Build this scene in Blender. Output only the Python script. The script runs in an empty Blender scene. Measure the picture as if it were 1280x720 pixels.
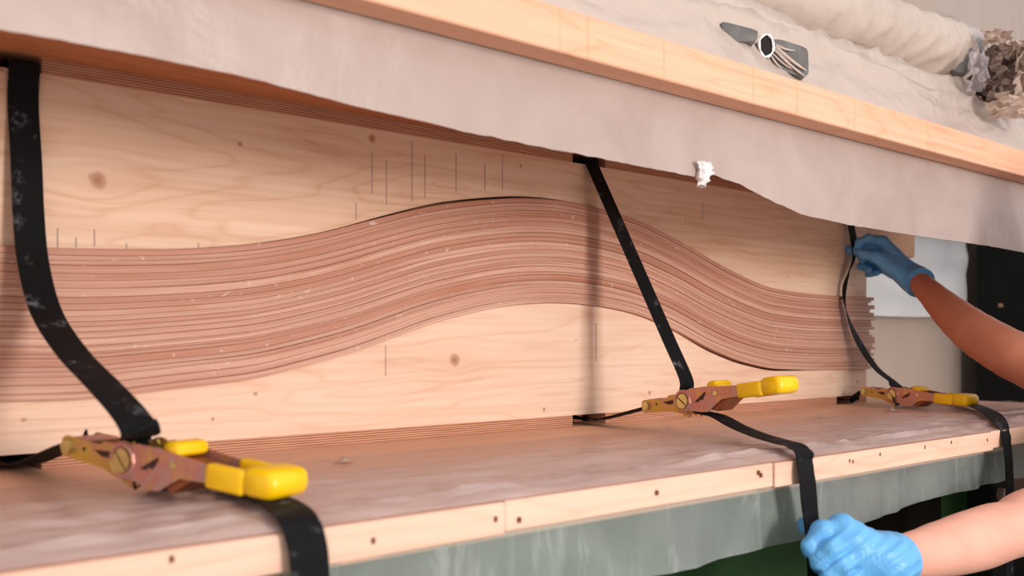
import bpy, math, random
import numpy as np
from mathutils import Vector, Matrix, noise
random.seed(4); rng = np.random.default_rng(7)
S = bpy.context.scene
COL = S.collection

# ------------------------------------------------------------------ camera
FPX = 1200.0
TH = math.atan2(1405.0, FPX)
CS, SN = math.cos(TH), math.sin(TH)
CAM = Vector((0.0, -1.093, 0.136)); HY = 425.0
cd = bpy.data.cameras.new('camera'); cam = bpy.data.objects.new('camera', cd); COL.objects.link(cam)
cam.location = CAM; cam.rotation_euler = (math.pi/2, 0, -(math.pi/2-TH))
cd.sensor_width = 36; cd.lens = 36*FPX/1280; cd.shift_y = (HY-360)/1280
cd.clip_start = 0.02
cd.dof.use_dof = True; cd.dof.focus_distance = 1.5; cd.dof.aperture_fstop = 5.4
S.camera = cam

# ------------------------------------------------------------------ world and light
w = bpy.data.worlds.new('world'); S.world = w; w.use_nodes = True
bg = w.node_tree.nodes['Background']; bg.inputs[0].default_value = (1.0, 0.95, 0.94, 1); bg.inputs[1].default_value = 0.92
def area(name, loc, target, sx, sy, power, col):
    l = bpy.data.lights.new(name, 'AREA'); l.shape = 'RECTANGLE'; l.size = sx; l.size_y = sy; l.energy = power; l.color = col
    o = bpy.data.objects.new(name, l); COL.objects.link(o); o.location = loc
    o.rotation_euler = (Vector(target)-Vector(loc)).to_track_quat('-Z', 'Y').to_euler()
area('workshop_lamp', (0.80, -3.3, 0.50), (0.95, 0, 0.2), 0.55, 0.9, 64, (1.0, 0.93, 0.87))
vs = S.view_settings; vs.view_transform = 'Standard'; vs.look = 'None'; vs.exposure = 0.16; vs.gamma = 1; vs.use_curve_mapping = False

# ------------------------------------------------------------------ pixel -> position (1280x720 frame)
FW = Vector((CS, SN, 0)); RT = Vector((SN, -CS, 0)); UP = Vector((0, 0, 1))
def ray(px, py): return FW + RT*((px-640)/FPX) + UP*((HY-py)/FPX)
def PD(px, py, depth): return CAM + ray(px, py)*depth
def PY(px, py, y): r = ray(px, py); return CAM + r*((y-CAM.y)/r.y)
def PX(px, py, x): r = ray(px, py); return CAM + r*((x-CAM.x)/r.x)
def PZ(px, py, z): r = ray(px, py); return CAM + r*((z-CAM.z)/r.z)

# ------------------------------------------------------------------ object helpers
def link(name, me, mat, parent=None, smooth=False):
    o = bpy.data.objects.new(name, me); COL.objects.link(o)
    if mat is not None and not me.materials: me.materials.append(mat)
    if smooth: me.shade_smooth()
    if parent is not None:
        o.parent = parent
    return o
def obj(name, vf, mat, parent=None, smooth=False, world=True):
    me = bpy.data.meshes.new(name); me.from_pydata([tuple(v) for v in vf[0]], [], [tuple(f) for f in vf[1]]); me.update()
    o = link(name, me, mat, parent, smooth)
    if parent is not None and world: o.matrix_parent_inverse = PINV[parent.name]
    return o
PINV = {}
def thing(name, loc, mat4=None):
    o = bpy.data.objects.new(name, None); COL.objects.link(o); o.empty_display_size = 0.03
    m = mat4 if mat4 is not None else Matrix.Translation(Vector(loc))
    o.matrix_world = m; PINV[o.name] = m.inverted()
    return o
def tag(o, label, cat, group=None):
    o['label'] = label; o['category'] = cat
    if group: o['group'] = group
    return o
def reg(o): PINV[o.name] = Matrix.Identity(4); return o
def merge(*vfs):
    V, F = [], []
    for v, f in vfs:
        n = len(V); V += list(v); F += [tuple(i+n for i in q) for q in f]
    return V, F
def box(x0, x1, y0, y1, z0, z1, bev=0.0):
    if bev <= 0:
        V = [(x, y, z) for x in (x0, x1) for y in (y0, y1) for z in (z0, z1)]
        return V, [(0,1,3,2), (4,6,7,5), (0,4,5,1), (2,3,7,6), (0,2,6,4), (1,5,7,3)]
    # chamfered along the x edges and ends
    b = bev
    prof = [(y0+b, z0), (y1-b, z0), (y1, z0+b), (y1, z1-b), (y1-b, z1), (y0+b, z1), (y0, z1-b), (y0, z0+b)]
    cy, cz = (y0+y1)/2, (z0+z1)/2
    V = []
    def ring(x, ins):
        for (y, z) in prof:
            V.append((x, y+(ins if y < cy else -ins), z+(ins if z < cz else -ins)))
    ring(x0, b*.8); ring(x0+b, 0); ring(x1-b, 0); ring(x1, b*.8)
    F = [tuple(range(7, -1, -1)), tuple(range(24, 32))]
    for r in range(3):
        for i in range(8):
            j = (i+1) % 8; F.append((r*8+i, r*8+j, r*8+8+j, r*8+8+i))
    F = [tuple(reversed(f)) for f in F]
    return V, F
def boxloc(lo, hi, bev, M):
    V, F = box(lo[0], hi[0], lo[1], hi[1], lo[2], hi[2], bev)
    return [M @ Vector(v) for v in V], F
def sheet(nu, nv, fn):
    V = [fn(i/nu, j/nv) for j in range(nv+1) for i in range(nu+1)]
    F = [(j*(nu+1)+i, j*(nu+1)+i+1, (j+1)*(nu+1)+i+1, (j+1)*(nu+1)+i) for j in range(nv) for i in range(nu)]
    return V, F
def tube(pts, rad, seg=12, cap=True):
    pts = [Vector(p) for p in pts]; n = len(pts)
    rads = rad if isinstance(rad, (list, tuple)) else [rad]*n
    V = []; up = Vector((0, 0, 1)); prev = None
    for i, p in enumerate(pts):
        t = (pts[min(i+1, n-1)]-pts[max(i-1, 0)]).normalized()
        if prev is None:
            a = t.cross(up)
            if a.length < .1: a = t.cross(Vector((1, 0, 0)))
        else: a = prev - t*prev.dot(t)
        a.normalize(); prev = a; b = t.cross(a)
        for k in range(seg):
            q = 2*math.pi*k/seg; V.append(p + (a*math.cos(q)+b*math.sin(q))*rads[i])
    F = []
    for i in range(n-1):
        for k in range(seg):
            l = (k+1) % seg; F.append((i*seg+k, i*seg+l, (i+1)*seg+l, (i+1)*seg+k))
    if cap: F += [tuple(range(seg-1, -1, -1)), tuple(range((n-1)*seg, n*seg))]
    return V, F
def prism(poly, w0, w1, M=None):
    """outline in (l,u) extruded along w; local axes x=l, y=w, z=u"""
    n = len(poly)
    V = [Vector((l, w0, u)) for l, u in poly]+[Vector((l, w1, u)) for l, u in poly]
    F = [tuple(range(n)), tuple(range(2*n-1, n-1, -1))]
    for i in range(n):
        j = (i+1) % n; F.append((i, i+n, j+n, j))
    if M is not None: V = [M @ v for v in V]
    return V, F
def catmull(P, n=8):
    P = [Vector(p) for p in P]; out = []
    for i in range(len(P)-1):
        a, b, c, d = P[max(i-1, 0)], P[i], P[i+1], P[min(i+2, len(P)-1)]
        for k in range(n):
            t = k/n
            out.append(0.5*((2*b)+(c-a)*t+(2*a-5*b+4*c-d)*t*t+(3*b-a-3*c+d)*t**3))
    out.append(P[-1]); return out
def ribbon(P, W, width, thick=0.0018, n=8):
    """closed flat webbing along points P with width directions W"""
    C = catmull(P, n); D = catmull(W, n); V = []; m = len(C)
    for i in range(m):
        t = (C[min(i+1, m-1)]-C[max(i-1, 0)]).normalized()
        d = D[i]-t*D[i].dot(t)
        d.normalize(); nn = t.cross(d)
        for s, q in ((-1, -.6), (-.93, -1), (.93, -1), (1, -.6), (1, .6), (.93, 1), (-.93, 1), (-1, .6)):
            V.append(C[i]+d*(s*width/2)+nn*(q*thick/2))
    F = []
    for i in range(m-1):
        for k in range(8):
            l = (k+1) % 8; F.append((i*8+k, i*8+l, i*8+8+l, i*8+8+k))
    F += [tuple(range(7, -1, -1)), tuple(range((m-1)*8, m*8))]
    return V, F
def sdf_mesh(f, lo, hi, h):
    """surface nets over a signed distance function of an (N,3) array"""
    lo = np.array(lo, float); hi = np.array(hi, float)
    n = np.ceil((hi-lo)/h).astype(int)+1
    g = np.stack(np.meshgrid(*[lo[k]+h*np.arange(n[k]) for k in range(3)], indexing='ij'), -1)
    d = f(g.reshape(-1, 3)).reshape(n)
    ins = d < 0
    c = np.zeros(n-1, int); off = [(a, b, e) for a in (0, 1) for b in (0, 1) for e in (0, 1)]
    sl = lambda o: tuple(slice(o[k], o[k]+n[k]-1) for k in range(3))
    for o in off: c += ins[sl(o)]
    act = (c > 0) & (c < 8)
    acc = np.zeros(tuple(n-1)+(3,)); cnt = np.zeros(n-1)
    for a in off:
        for k in range(3):
            if a[k] == 0:
                b = list(a); b[k] = 1
                da, db = d[sl(a)], d[sl(b)]
                cr = (da < 0) != (db < 0)
                t = np.where(cr, da/np.where(cr, da-db, 1), 0)
                for q in range(3):
                    acc[..., q] += cr*((a[q]+t) if q == k else a[q])
                cnt += cr
    idx = -np.ones(n-1, int); idx[act] = np.arange(act.sum())
    ii = np.argwhere(act)
    V = lo+h*(ii+acc[act]/cnt[act][:, None])
    F = []
    for k in range(3):
        u, v = (k+1) % 3, (k+2) % 3
        s0 = [slice(None)]*3; s1 = [slice(None)]*3
        s0[k] = slice(0, n[k]-1); s1[k] = slice(1, n[k])
        ch = ins[tuple(s0)] != ins[tuple(s1)]
        e = np.argwhere(ch)
        ok = (e[:, u] > 0) & (e[:, v] > 0) & (e[:, u] < n[u]-1) & (e[:, v] < n[v]-1); e = e[ok]
        def cell(du, dv):
            q = e.copy(); q[:, u] -= du; q[:, v] -= dv; return idx[q[:, 0], q[:, 1], q[:, 2]]
        Q = np.stack([cell(0, 0), cell(1, 0), cell(1, 1), cell(0, 1)], 1)
        fl = ins[tuple(s0)][ch][ok]
        Q[~fl] = Q[~fl][:, ::-1]
        F.append(Q)
    F = np.concatenate(F)
    return V.tolist(), F.tolist()
def cap_d(p, a, b, ra, rb):
    a = np.array(a); b = np.array(b); ab = b-a
    t = np.clip(((p-a)@ab)/max(ab@ab, 1e-12), 0, 1)
    return np.linalg.norm(p-(a+t[:, None]*ab), axis=1)-(ra+t*(rb-ra))
def smin(a, b, k):
    h = np.clip(.5+.5*(b-a)/k, 0, 1); return b+(a-b)*h-k*h*(1-h)

# ------------------------------------------------------------------ materials
class N:
    def __init__(s, name):
        s.m = bpy.data.materials.new(name); s.m.use_nodes = True; s.t = s.m.node_tree; s.n = s.t.nodes
        s.b = s.n['Principled BSDF']; s.out = s.n['Material Output']
    def add(s, typ, **kw):
        x = s.n.new(typ)
        for k, v in kw.items(): setattr(x, k, v)
        return x
    def put(s, sock, v):
        if isinstance(v, bpy.types.NodeSocket): s.t.links.new(v, sock)
        else: sock.default_value = v
    def math(s, op, a, b=0.0, c=None):
        x = s.add('ShaderNodeMath', operation=op); s.put(x.inputs[0], a); s.put(x.inputs[1], b)
        if c is not None: s.put(x.inputs[2], c)
        return x.outputs[0]
    def coords(s, kind='Object'):
        x = s.add('ShaderNodeTexCoord'); y = s.add('ShaderNodeSeparateXYZ'); s.t.links.new(x.outputs[kind], y.inputs[0])
        return y.outputs[0], y.outputs[1], y.outputs[2]
    def vec(s, x, y, z=0.0):
        c = s.add('ShaderNodeCombineXYZ'); s.put(c.inputs[0], x); s.put(c.inputs[1], y); s.put(c.inputs[2], z); return c.outputs[0]
    def noise(s, v, scale=1.0, detail=4, rough=.5, dist=0.0):
        x = s.add('ShaderNodeTexNoise'); s.put(x.inputs['Vector'], v); x.inputs['Scale'].default_value = scale
        x.inputs['Detail'].default_value = detail; x.inputs['Roughness'].default_value = rough; x.inputs['Distortion'].default_value = dist
        return x.outputs['Fac']
    def ramp(s, f, stops, interp='LINEAR'):
        x = s.add('ShaderNodeValToRGB'); s.put(x.inputs[0], f); e = x.color_ramp.elements; x.color_ramp.interpolation = interp
        while len(e) < len(stops): e.new(0.5)
        for q, (p, c) in zip(e, stops):
            q.position = p; q.color = (c, c, c, 1) if isinstance(c, (int, float)) else tuple(c)+(1,)
        return x.outputs[0]
    def mix(s, f, a, b, mode='MIX'):
        x = s.add('ShaderNodeMix', data_type='RGBA', blend_type=mode); s.put(x.inputs[0], f)
        for sock, v in ((x.inputs[6], a), (x.inputs[7], b)):
            s.put(sock, tuple(v)+(1,) if isinstance(v, (tuple, list)) else v)
        return x.outputs[2]
    def bump(s, h, strength=.3, dist=.002):
        x = s.add('ShaderNodeBump'); s.put(x.inputs['Height'], h); x.inputs['Strength'].default_value = strength; x.inputs['Distance'].default_value = dist
        s.t.links.new(x.outputs[0], s.b.inputs['Normal']); return x.outputs[0]
    def fin(s, col=None, rough=None, metal=None, spec=None):
        if col is not None: s.put(s.b.inputs['Base Color'], tuple(col)+(1,) if isinstance(col, (tuple, list)) else col)
        if rough is not None: s.put(s.b.inputs['Roughness'], rough)
        if metal is not None: s.b.inputs['Metallic'].default_value = metal
        if spec is not None: s.b.inputs['Specular IOR Level'].default_value = spec
        return s.m
def lin(r, g, b): return tuple(((c/255)/12.92 if c/255 < .04045 else ((c/255+.055)/1.055)**2.4) for c in (r, g, b))

def wood(name, light, dark, knots=(), seed=0.0, dots=True, blotch=.42, ringc=.45, knotc=(150, 88, 52)):
    k = N(name); x, y, z = k.coords()
    zz = k.math('ADD', z, k.math('MULTIPLY', y, .83)); km = None
    for (kx, kz, r) in knots:
        dx = k.math('DIVIDE', k.math('SUBTRACT', x, kx), 2.6*r); dz0 = k.math('SUBTRACT', z, kz); dz = k.math('DIVIDE', dz0, 1.5*r)
        d2 = k.math('ADD', k.math('MULTIPLY', dx, dx), k.math('MULTIPLY', dz, dz))
        e = k.math('POWER', 2.718, k.math('MULTIPLY', d2, -.8))
        zz = k.math('SUBTRACT', zz, k.math('MULTIPLY', k.math('MULTIPLY', e, dz0), .85))
        ex = k.math('DIVIDE', k.math('SUBTRACT', x, kx), r*.9); ez = k.math('DIVIDE', dz0, r)
        q = k.math('SQRT', k.math('ADD', k.math('MULTIPLY', ex, ex), k.math('MULTIPLY', ez, ez)))
        q = k.math('ADD', q, k.math('MULTIPLY', k.noise(k.vec(x, z, y), 60, 2), .5))
        m = k.ramp(q, [(.35, 1.0), (.8, .55), (1.15 if False else .99, 0.0)])
        km = m if km is None else k.math('MAXIMUM', km, m)
    broad = k.noise(k.vec(k.math('MULTIPLY', x, 1.1), k.math('MULTIPLY', zz, 9), seed), 1.0, 3, .5, .3)
    rings = k.math('ABSOLUTE', k.math('SINE', k.math('MULTIPLY', broad, 46)))
    ringm = k.ramp(rings, [(0, 1.0), (.35, .25), (1, 0)])
    streak = k.noise(k.vec(k.math('MULTIPLY', x, 3.0), k.math('MULTIPLY', zz, 120), seed+3), 1.0, 4, .6)
    blot = k.noise(k.vec(k.math('MULTIPLY', x, 2.2), k.math('MULTIPLY', zz, 14), seed+9), 1.0, 3, .55)
    f = k.math('ADD', k.math('MULTIPLY', ringm, ringc*.75), k.math('MULTIPLY', k.math('SUBTRACT', streak, .5), 1.15))
    f = k.math('ADD', f, k.math('MULTIPLY', k.math('SUBTRACT', blot, .45), blotch*2.2))
    f = k.math('ADD', f, .22); fx = k.add('ShaderNodeClamp'); k.put(fx.inputs[0], f)
    col = k.mix(fx.outputs[0], lin(*light), lin(*dark))
    if dots:
        vo = k.add('ShaderNodeTexVoronoi'); k.put(vo.inputs['Vector'], k.vec(k.math('MULTIPLY', x, 11), k.math('MULTIPLY', z, 15), k.math('MULTIPLY', y, 11))); vo.inputs['Scale'].default_value = 1.0
        dm = k.ramp(vo.outputs['Distance'], [(.02, 1.0), (.055, 0.0)])
        wn = k.add('ShaderNodeSeparateColor'); k.put(wn.inputs[0], vo.outputs['Color'])
        dm = k.math('MULTIPLY', dm, k.math('GREATER_THAN', wn.outputs[0], .55))
        col = k.mix(k.math('MULTIPLY', dm, .7), col, lin(120, 62, 38))
    if km is not None: col = k.mix(k.math('MULTIPLY', km, .75), col, lin(*knotc))
    k.bump(k.math('ADD', streak, k.math('MULTIPLY', ringm, -.3)), .12, .001)
    return k.fin(col, .62, 0, .25)
def plain(name, c, rough=.5, metal=0, var=.12, scale=40, spec=.4, bump=0, c2=None):
    k = N(name); x, y, z = k.coords()
    n = k.noise(k.vec(x, y, z), scale, 4, .6)
    col = k.mix(n, lin(*[max(0, v*(1-var)) for v in c]), lin(*(c2 or [min(255, v*(1+var)) for v in c])))
    if bump: k.bump(n, bump, .002)
    return k.fin(col, rough, metal, spec)
def film(name, c, alpha, seed=0, stretch=(6, 60, 60), bump=.5, rough=.28, trans=.3, alphavar=.25, c2=None, bdist=.004, streak=0, front=0):
    k = N(name); x, y, z = k.coords()
    v = k.vec(k.math('MULTIPLY', x, stretch[0]), k.math('MULTIPLY', y, stretch[1]), k.math('MULTIPLY', z, stretch[2]))
    n = k.noise(v, 1.0, 5, .6, .6); n2 = k.noise(k.vec(x, y, z), 7.0, 4, .6, .8)
    k.put(k.b.inputs['Base Color'], k.mix(n2, lin(*c), lin(*(c2 or [min(255, q*1.06) for q in c]))))
    k.put(k.b.inputs['Roughness'], rough); k.b.inputs['Specular IOR Level'].default_value = .45
    nb = k.bump(k.math('ADD', n, k.math('MULTIPLY', n2, 1.5)), bump, bdist)
    tl = k.add('ShaderNodeBsdfTranslucent'); tl.inputs[0].default_value = lin(*c)+(1,)
    tr = k.add('ShaderNodeBsdfTransparent')
    m1 = k.add('ShaderNodeMixShader'); m1.inputs[0].default_value = trans
    k.t.links.new(k.b.outputs[0], m1.inputs[1]); k.t.links.new(tl.outputs[0], m1.inputs[2])
    m2 = k.add('ShaderNodeMixShader')
    a = k.math('ADD', alpha-alphavar, k.math('MULTIPLY', n2, 2*alphavar))
    if front:   # dusty, doubled film towards the deck edge
        fr = k.add('ShaderNodeMapRange'); k.put(fr.inputs[0], k.math('ADD', y, k.math('MULTIPLY', n2, .1))); fr.inputs[1].default_value = -.12; fr.inputs[2].default_value = -.30; fr.inputs[3].default_value = 0; fr.inputs[4].default_value = front
        a = k.math('ADD', a, fr.outputs[0])
    if streak: a = k.math('ADD', a, k.ramp(n, [(.56, 0.0), (.72, streak)]))
    cl = k.add('ShaderNodeClamp'); k.put(cl.inputs[0], a)
    k.put(m2.inputs[0], cl.outputs[0]); k.t.links.new(tr.outputs[0], m2.inputs[1]); k.t.links.new(m1.outputs[0], m2.inputs[2])
    k.t.links.new(m2.outputs[0], k.out.inputs[0]); return k.m

kp = lambda *L: [(PY(px, py, 0).x, PY(px, py, 0).z, r) for px, py, r in L]
M_form = wood('spruce_panel', (236, 206, 180), (206, 158, 122), kp((123, 225, .016), (465, 173, .010), (651, 207, .005), (240, 118, .006), (1040, 315, .005), (857, 274, .004), (300, 180, .005), (985, 345, .004)), 1.3)
M_form2 = wood('spruce_panel_lower', (240, 211, 188), (216, 172, 140), kp((568, 450, .015), (812, 491, .007), (1072, 477, .006), (266, 524, .004), (680, 512, .005), (330, 548, .004)), 5.1)
M_beam = wood('planed_timber', (238, 186, 156), (214, 150, 116), kp((990, 126, .005)), 2.2, dots=False, blotch=.3)
M_plank = wood('plank_timber', (234, 196, 174), (212, 164, 138), (), 8.7, dots=False)
M_deckw = wood('deck_timber', (234, 192, 164), (210, 158, 128), (), 11.0, dots=False)
M_under = wood('deck_underside', (206, 142, 100), (176, 110, 72), (), 3.0, dots=False)
M_off = plain('bare_board', (205, 160, 130), .7, var=.06, scale=9)
def ply_mat():
    k = N('plywood_edge'); x, y, z = k.coords()
    wv = k.math('SINE', k.math('MULTIPLY', k.math('ADD', z, k.math('MULTIPLY', k.noise(k.vec(x, y, 0), 3.0), .002)), 2*math.pi/.0030))
    n = k.noise(k.vec(k.math('MULTIPLY', x, 14), y, k.math('MULTIPLY', z, 700)), 1.0, 3, .6)
    f = k.math('ADD', k.math('MULTIPLY', wv, .35), n)
    col = k.ramp(f, [(.15, lin(214, 165, 134)), (.6, lin(176, 122, 96)), (.95, lin(120, 74, 55))])
    k.bump(wv, .2, .001); return k.fin(col, .75, 0, .2)
M_ply = ply_mat()
def lam_mat():
    k = N('larch_lamination'); t = k.add('ShaderNodeUVMap'); s = k.add('ShaderNodeSeparateXYZ'); k.t.links.new(t.outputs[0], s.inputs[0])
    u, v = s.outputs[0], s.outputs[1]; x, y, z = k.coords()
    oi = k.add('ShaderNodeObjectInfo'); r = oi.outputs['Random']
    st = k.noise(k.vec(k.math('MULTIPLY', u, 3.0), k.math('MULTIPLY', v, 3.2), k.math('MULTIPLY', r, 50)), 1.0, 5, .65)
    st2 = k.noise(k.vec(k.math('MULTIPLY', u, 2.2), k.math('MULTIPLY', v, 8.5), k.math('MULTIPLY', r, 31)), 1.0, 4, .6)
    bl = k.noise(k.vec(k.math('MULTIPLY', u, 5.0), k.math('MULTIPLY', v, .5), k.math('MULTIPLY', r, 9)), 1.0, 3, .6)
    base = k.mix(r, lin(226, 186, 164), lin(196, 146, 122))
    f = k.ramp(st, [(.36, 0.0), (.62, 1.0)])
    col = k.mix(k.math('MULTIPLY', f, .6), base, lin(172, 114, 92))
    col = k.mix(k.ramp(st2, [(.48, 0.0), (.64, .62)]), col, lin(142, 88, 70))
    col = k.mix(k.ramp(bl, [(.55, 0.0), (.8, .55)]), col, lin(170, 98, 62))
    fr = k.math('FRACT', v); e = k.math('MINIMUM', fr, k.math('SUBTRACT', 1.0, fr))
    gl = k.ramp(k.math('ADD', e, k.math('MULTIPLY', k.noise(k.vec(k.math('MULTIPLY', u, 9), v, r), 1.0, 3), .08)), [(.03, 1.0), (.11, 0.0)])
    wnr = k.noise(k.vec(k.math('MULTIPLY', u, 1.2), k.math('FLOOR', k.math('ADD', v, .5)), 2.0), 1.0, 2)
    col = k.mix(k.math('MULTIPLY', gl, k.ramp(wnr, [(.38, .05), (.62, .75)])), col, lin(128, 74, 57))
    # dried glue specks along the strips
    gs = k.noise(k.vec(k.math('MULTIPLY', u, 120), k.math('MULTIPLY', z, 150), 3.3), 1.0, 2, .5)
    zn = k.noise(k.vec(k.math('MULTIPLY', u, 2.6), k.math('MULTIPLY', z, 16), 8.0), 1.0, 2)
    gm = k.math('MULTIPLY', k.ramp(gs, [(.66, 0.0), (.71, 1.0)]), k.ramp(zn, [(.5, 0.0), (.58, 1.0)]))
    col = k.mix(k.math('MULTIPLY', gm, .6), col, lin(225, 210, 205))
    k.bump(st, .3, .001); return k.fin(col, .55, 0, .3)
M_lam = lam_mat()
def web_mat():
    k = N('black_webbing'); x, y, z = k.coords()
    n = k.noise(k.vec(x, y, z), 38, 4, .6); n2 = k.noise(k.vec(x, y, z), 220, 3, .7)
    m = k.math('MULTIPLY', k.ramp(n, [(.57, 0.0), (.72, 1.0)]), k.ramp(n2, [(.42, 0.0), (.62, 1.0)]))
    col = k.mix(k.math('MULTIPLY', m, .55), lin(15, 15, 18), lin(150, 150, 158))
    wv = k.math('SINE', k.math('MULTIPLY', k.math('ADD', z, y), 2*math.pi/.0022))
    k.bump(k.math('ADD', wv, n2), .35, .0008); return k.fin(col, .7, 0, .15)
M_web = web_mat()
def zinc(name, a, b, c):
    k = N(name); x, y, z = k.coords()
    n = k.noise(k.vec(x, y, z), 46, 3, .5, .8)
    col = k.ramp(n, [(.32, lin(*a)), (.5, lin(*b)), (.66, lin(*c))])
    k.bump(k.noise(k.vec(x, y, z), 300, 2), .08, .001); return k.fin(col, .34, .5)
M_zinc = zinc('pink_zinc_steel', (206, 168, 92), (196, 132, 118), (190, 150, 142))
M_zincg = zinc('gold_zinc_steel', (196, 166, 66), (200, 160, 84), (196, 142, 112))
M_gold = plain('gold_zinc_bolt', (200, 190, 130), .26, .85, .2, 60)
M_slot = plain('slot_shade', (66, 38, 26), .7)  # dark colour for the shade inside holes and slots
M_yel = plain('yellow_plastic_grip', (250, 194, 4), .32, 0, .05, 60, .5)
M_pawl = plain('brown_zinc_pawl', (150, 88, 55), .45, .6)
M_nail = plain('rusty_nail', (112, 66, 50), .7)
M_pencil = plain('pencil_grey', (176, 152, 138), .8)
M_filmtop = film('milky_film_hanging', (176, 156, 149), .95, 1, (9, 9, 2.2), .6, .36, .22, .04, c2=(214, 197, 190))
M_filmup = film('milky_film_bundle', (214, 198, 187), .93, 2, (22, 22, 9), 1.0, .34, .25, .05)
M_filmdeck = film('film_on_deck', (224, 206, 203), .30, 3, (7, 40, 40), .7, .2, .25, .18, front=.5)
M_filmlow = film('film_skirt', (196, 205, 202), .50, 4, (34, 34, 7), .6, .24, .35, .2, streak=.3)
M_clear = film('clear_film_end', (220, 214, 218), .42, 5, (30, 30, 30), .8, .2, .2, .2)
M_crump = film('crumpled_film', (196, 172, 158), .9, 6, (30, 30, 30), 1.0, .3, .2, .1)
M_white = plain('white_torn_film', (238, 232, 232), .5, bump=.4)
M_black = plain('hazed_black_plastic', (66, 65, 68), .45, 0, .2, 45, .4, 0, (128, 124, 122))  # grey blotches carry the film haze in the colour
M_dark = plain('dark_debris', (64, 52, 48), .7, 0, .6, 55, bump=.8, c2=(150, 125, 112))
M_blacksteel = plain('black_painted_steel', (17, 19, 19), .75, 0, .3, 8, .15)
M_green = plain('dark_green_paint', (18, 50, 13), .7, 0, .5, 6)
M_brown = plain('brown_timber', (120, 78, 56), .7)
M_tarp = film('white_tarpaulin', (222, 222, 224), 1.0, 7, (3, 3, 16), .4, .6, .1, 0)
M_wall = plain('beige_wall', (198, 176, 162), .85, 0, .04, 5)
M_floor = plain('concrete_floor', (120, 122, 114), .85, 0, .15, 6)
def glove_mat():
    k = N('blue_nitrile_glove'); x, y, z = k.coords()
    n = k.noise(k.vec(x, y, z), 36, 4, .55, 1.0); n2 = k.noise(k.vec(x, y, z), 12, 2)
    k.bump(n, .55, .006)
    return k.fin(k.mix(n2, lin(84, 158, 218), lin(112, 182, 234)), .42, 0, .4)
M_glove = glove_mat()
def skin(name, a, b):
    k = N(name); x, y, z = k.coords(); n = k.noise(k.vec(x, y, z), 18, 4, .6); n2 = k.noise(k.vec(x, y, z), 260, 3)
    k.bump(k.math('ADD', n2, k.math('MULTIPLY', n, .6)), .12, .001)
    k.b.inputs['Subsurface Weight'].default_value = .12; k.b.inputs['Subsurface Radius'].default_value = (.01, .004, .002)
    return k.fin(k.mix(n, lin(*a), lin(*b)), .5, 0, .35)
M_skinA = skin('shaded_skin', (204, 136, 106), (182, 110, 84)); M_skinB = skin('lit_skin', (232, 178, 158), (216, 150, 130))  # arm in shade and arm in bright light, put into two skin colours
M_trouser = plain('grey_trousers', (70, 72, 80), .9, bump=.3); M_shoe = plain('brown_boots', (62, 46, 36), .7); M_hair = plain('dark_hair', (48, 34, 26), .7, 0, .4, 120); M_hair2 = plain('light_brown_hair', (104, 76, 50), .7, 0, .4, 120)
M_shirt = plain('white_cotton', (225, 225, 228), .9, bump=.3); M_shirtd = plain('dark_cotton', (40, 42, 48), .9, bump=.3)

# ------------------------------------------------------------------ setting
fl = obj('floor', box(-2.5, 6.5, -3.8, .9, -1.0, -.95), M_floor); fl['kind'] = 'structure'
wb = obj('wall_back', box(-2.5, 6.5, .85, .93, -.95, 1.9), M_wall); wb['kind'] = 'structure'

# ------------------------------------------------------------------ press: decks, forms, plywood
ZP0, ZP1, ZT = .017, .417, .434
XL = -.45; XDK = 2.19
o = obj('bottom_deck', box(XL, XDK, -.455, .12, -.036, 0, .002), M_deckw); tag(o, 'wide flat wooden bottom deck carrying the press, film lying on it', 'deck')
o = obj('top_deck', box(XL, XDK, -.328, .12, ZT, ZT+.026, .002), M_under); tag(o, 'wooden top deck roofing the press, brown underside above the spruce panel', 'deck')

def Xat(px, y=0.0): return PY(px, HY, y).x
NOT = [(Xat(-8), Xat(52)), (Xat(716), Xat(757)), (Xat(1046), Xat(1066))]
XSEAM, XEND = Xat(1056), Xat(1083)
segs = [(XL, NOT[0][0]), (NOT[0][1], NOT[1][0]), (NOT[1][1], NOT[2][0]), (NOT[2][1], XEND)]
wh = ['beyond the slack strap', 'between slack and slanting straps', 'between slanting strap and pinched strap', 'past the pinched strap']
for (a, b), s in zip(segs, wh):
    o = obj('plywood_strip', box(a, b, 0, .04, 0, ZP0, .0006), M_ply); tag(o, 'layered plywood strip under the lower panel, ' + s, 'plywood', 'plywood strips at the foot of the panel')
    o = obj('plywood_strip', box(a, b, 0, .04, ZP1, ZT, .0006), M_ply); tag(o, 'layered plywood strip under the top deck, ' + s, 'plywood', 'plywood strips under the top deck')

# curved lamination: traced upper and lower edges on the panel plane
YL = -.007
topP = [(0, 307), (61, 310), (158, 312), (245, 311), (330, 304), (400, 292), (480, 271), (540, 257), (600, 250), (650, 247), (700, 250), (750, 260), (800, 276), (850, 301), (900, 331), (940, 351), (962, 360), (1005, 367), (1047, 370), (1098, 372)]
botP = [(0, 502), (112, 500), (200, 488), (320, 474), (440, 442), (540, 404), (610, 386), (650, 380), (690, 378), (720, 379), (760, 384), (800, 393), (850, 415), (880, 433), (922, 451), (963, 461), (1013, 463), (1098, 461)]
XG = np.arange(XL, 2.06, .012)
def curve(P):
    Q = [PY(px, py, YL) for px, py in P]
    z = np.interp(XG, [q.x for q in Q], [q.z for q in Q])
    kk = np.hanning(11); kk /= kk.sum()
    return np.convolve(np.pad(z, 5, mode='edge'), kk, 'valid')
ZTOP, ZBOT = curve(topP), curve(botP)
xz = lambda x, Z: float(np.interp(x, XG, Z))
def pulse(x, a, b, w): return min(max((x-a)/w, 0), 1)*min(max((b-x)/w, 0), 1)
gapT = lambda x: .0006+.0034*pulse(x, Xat(430), Xat(740), .16)
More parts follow.
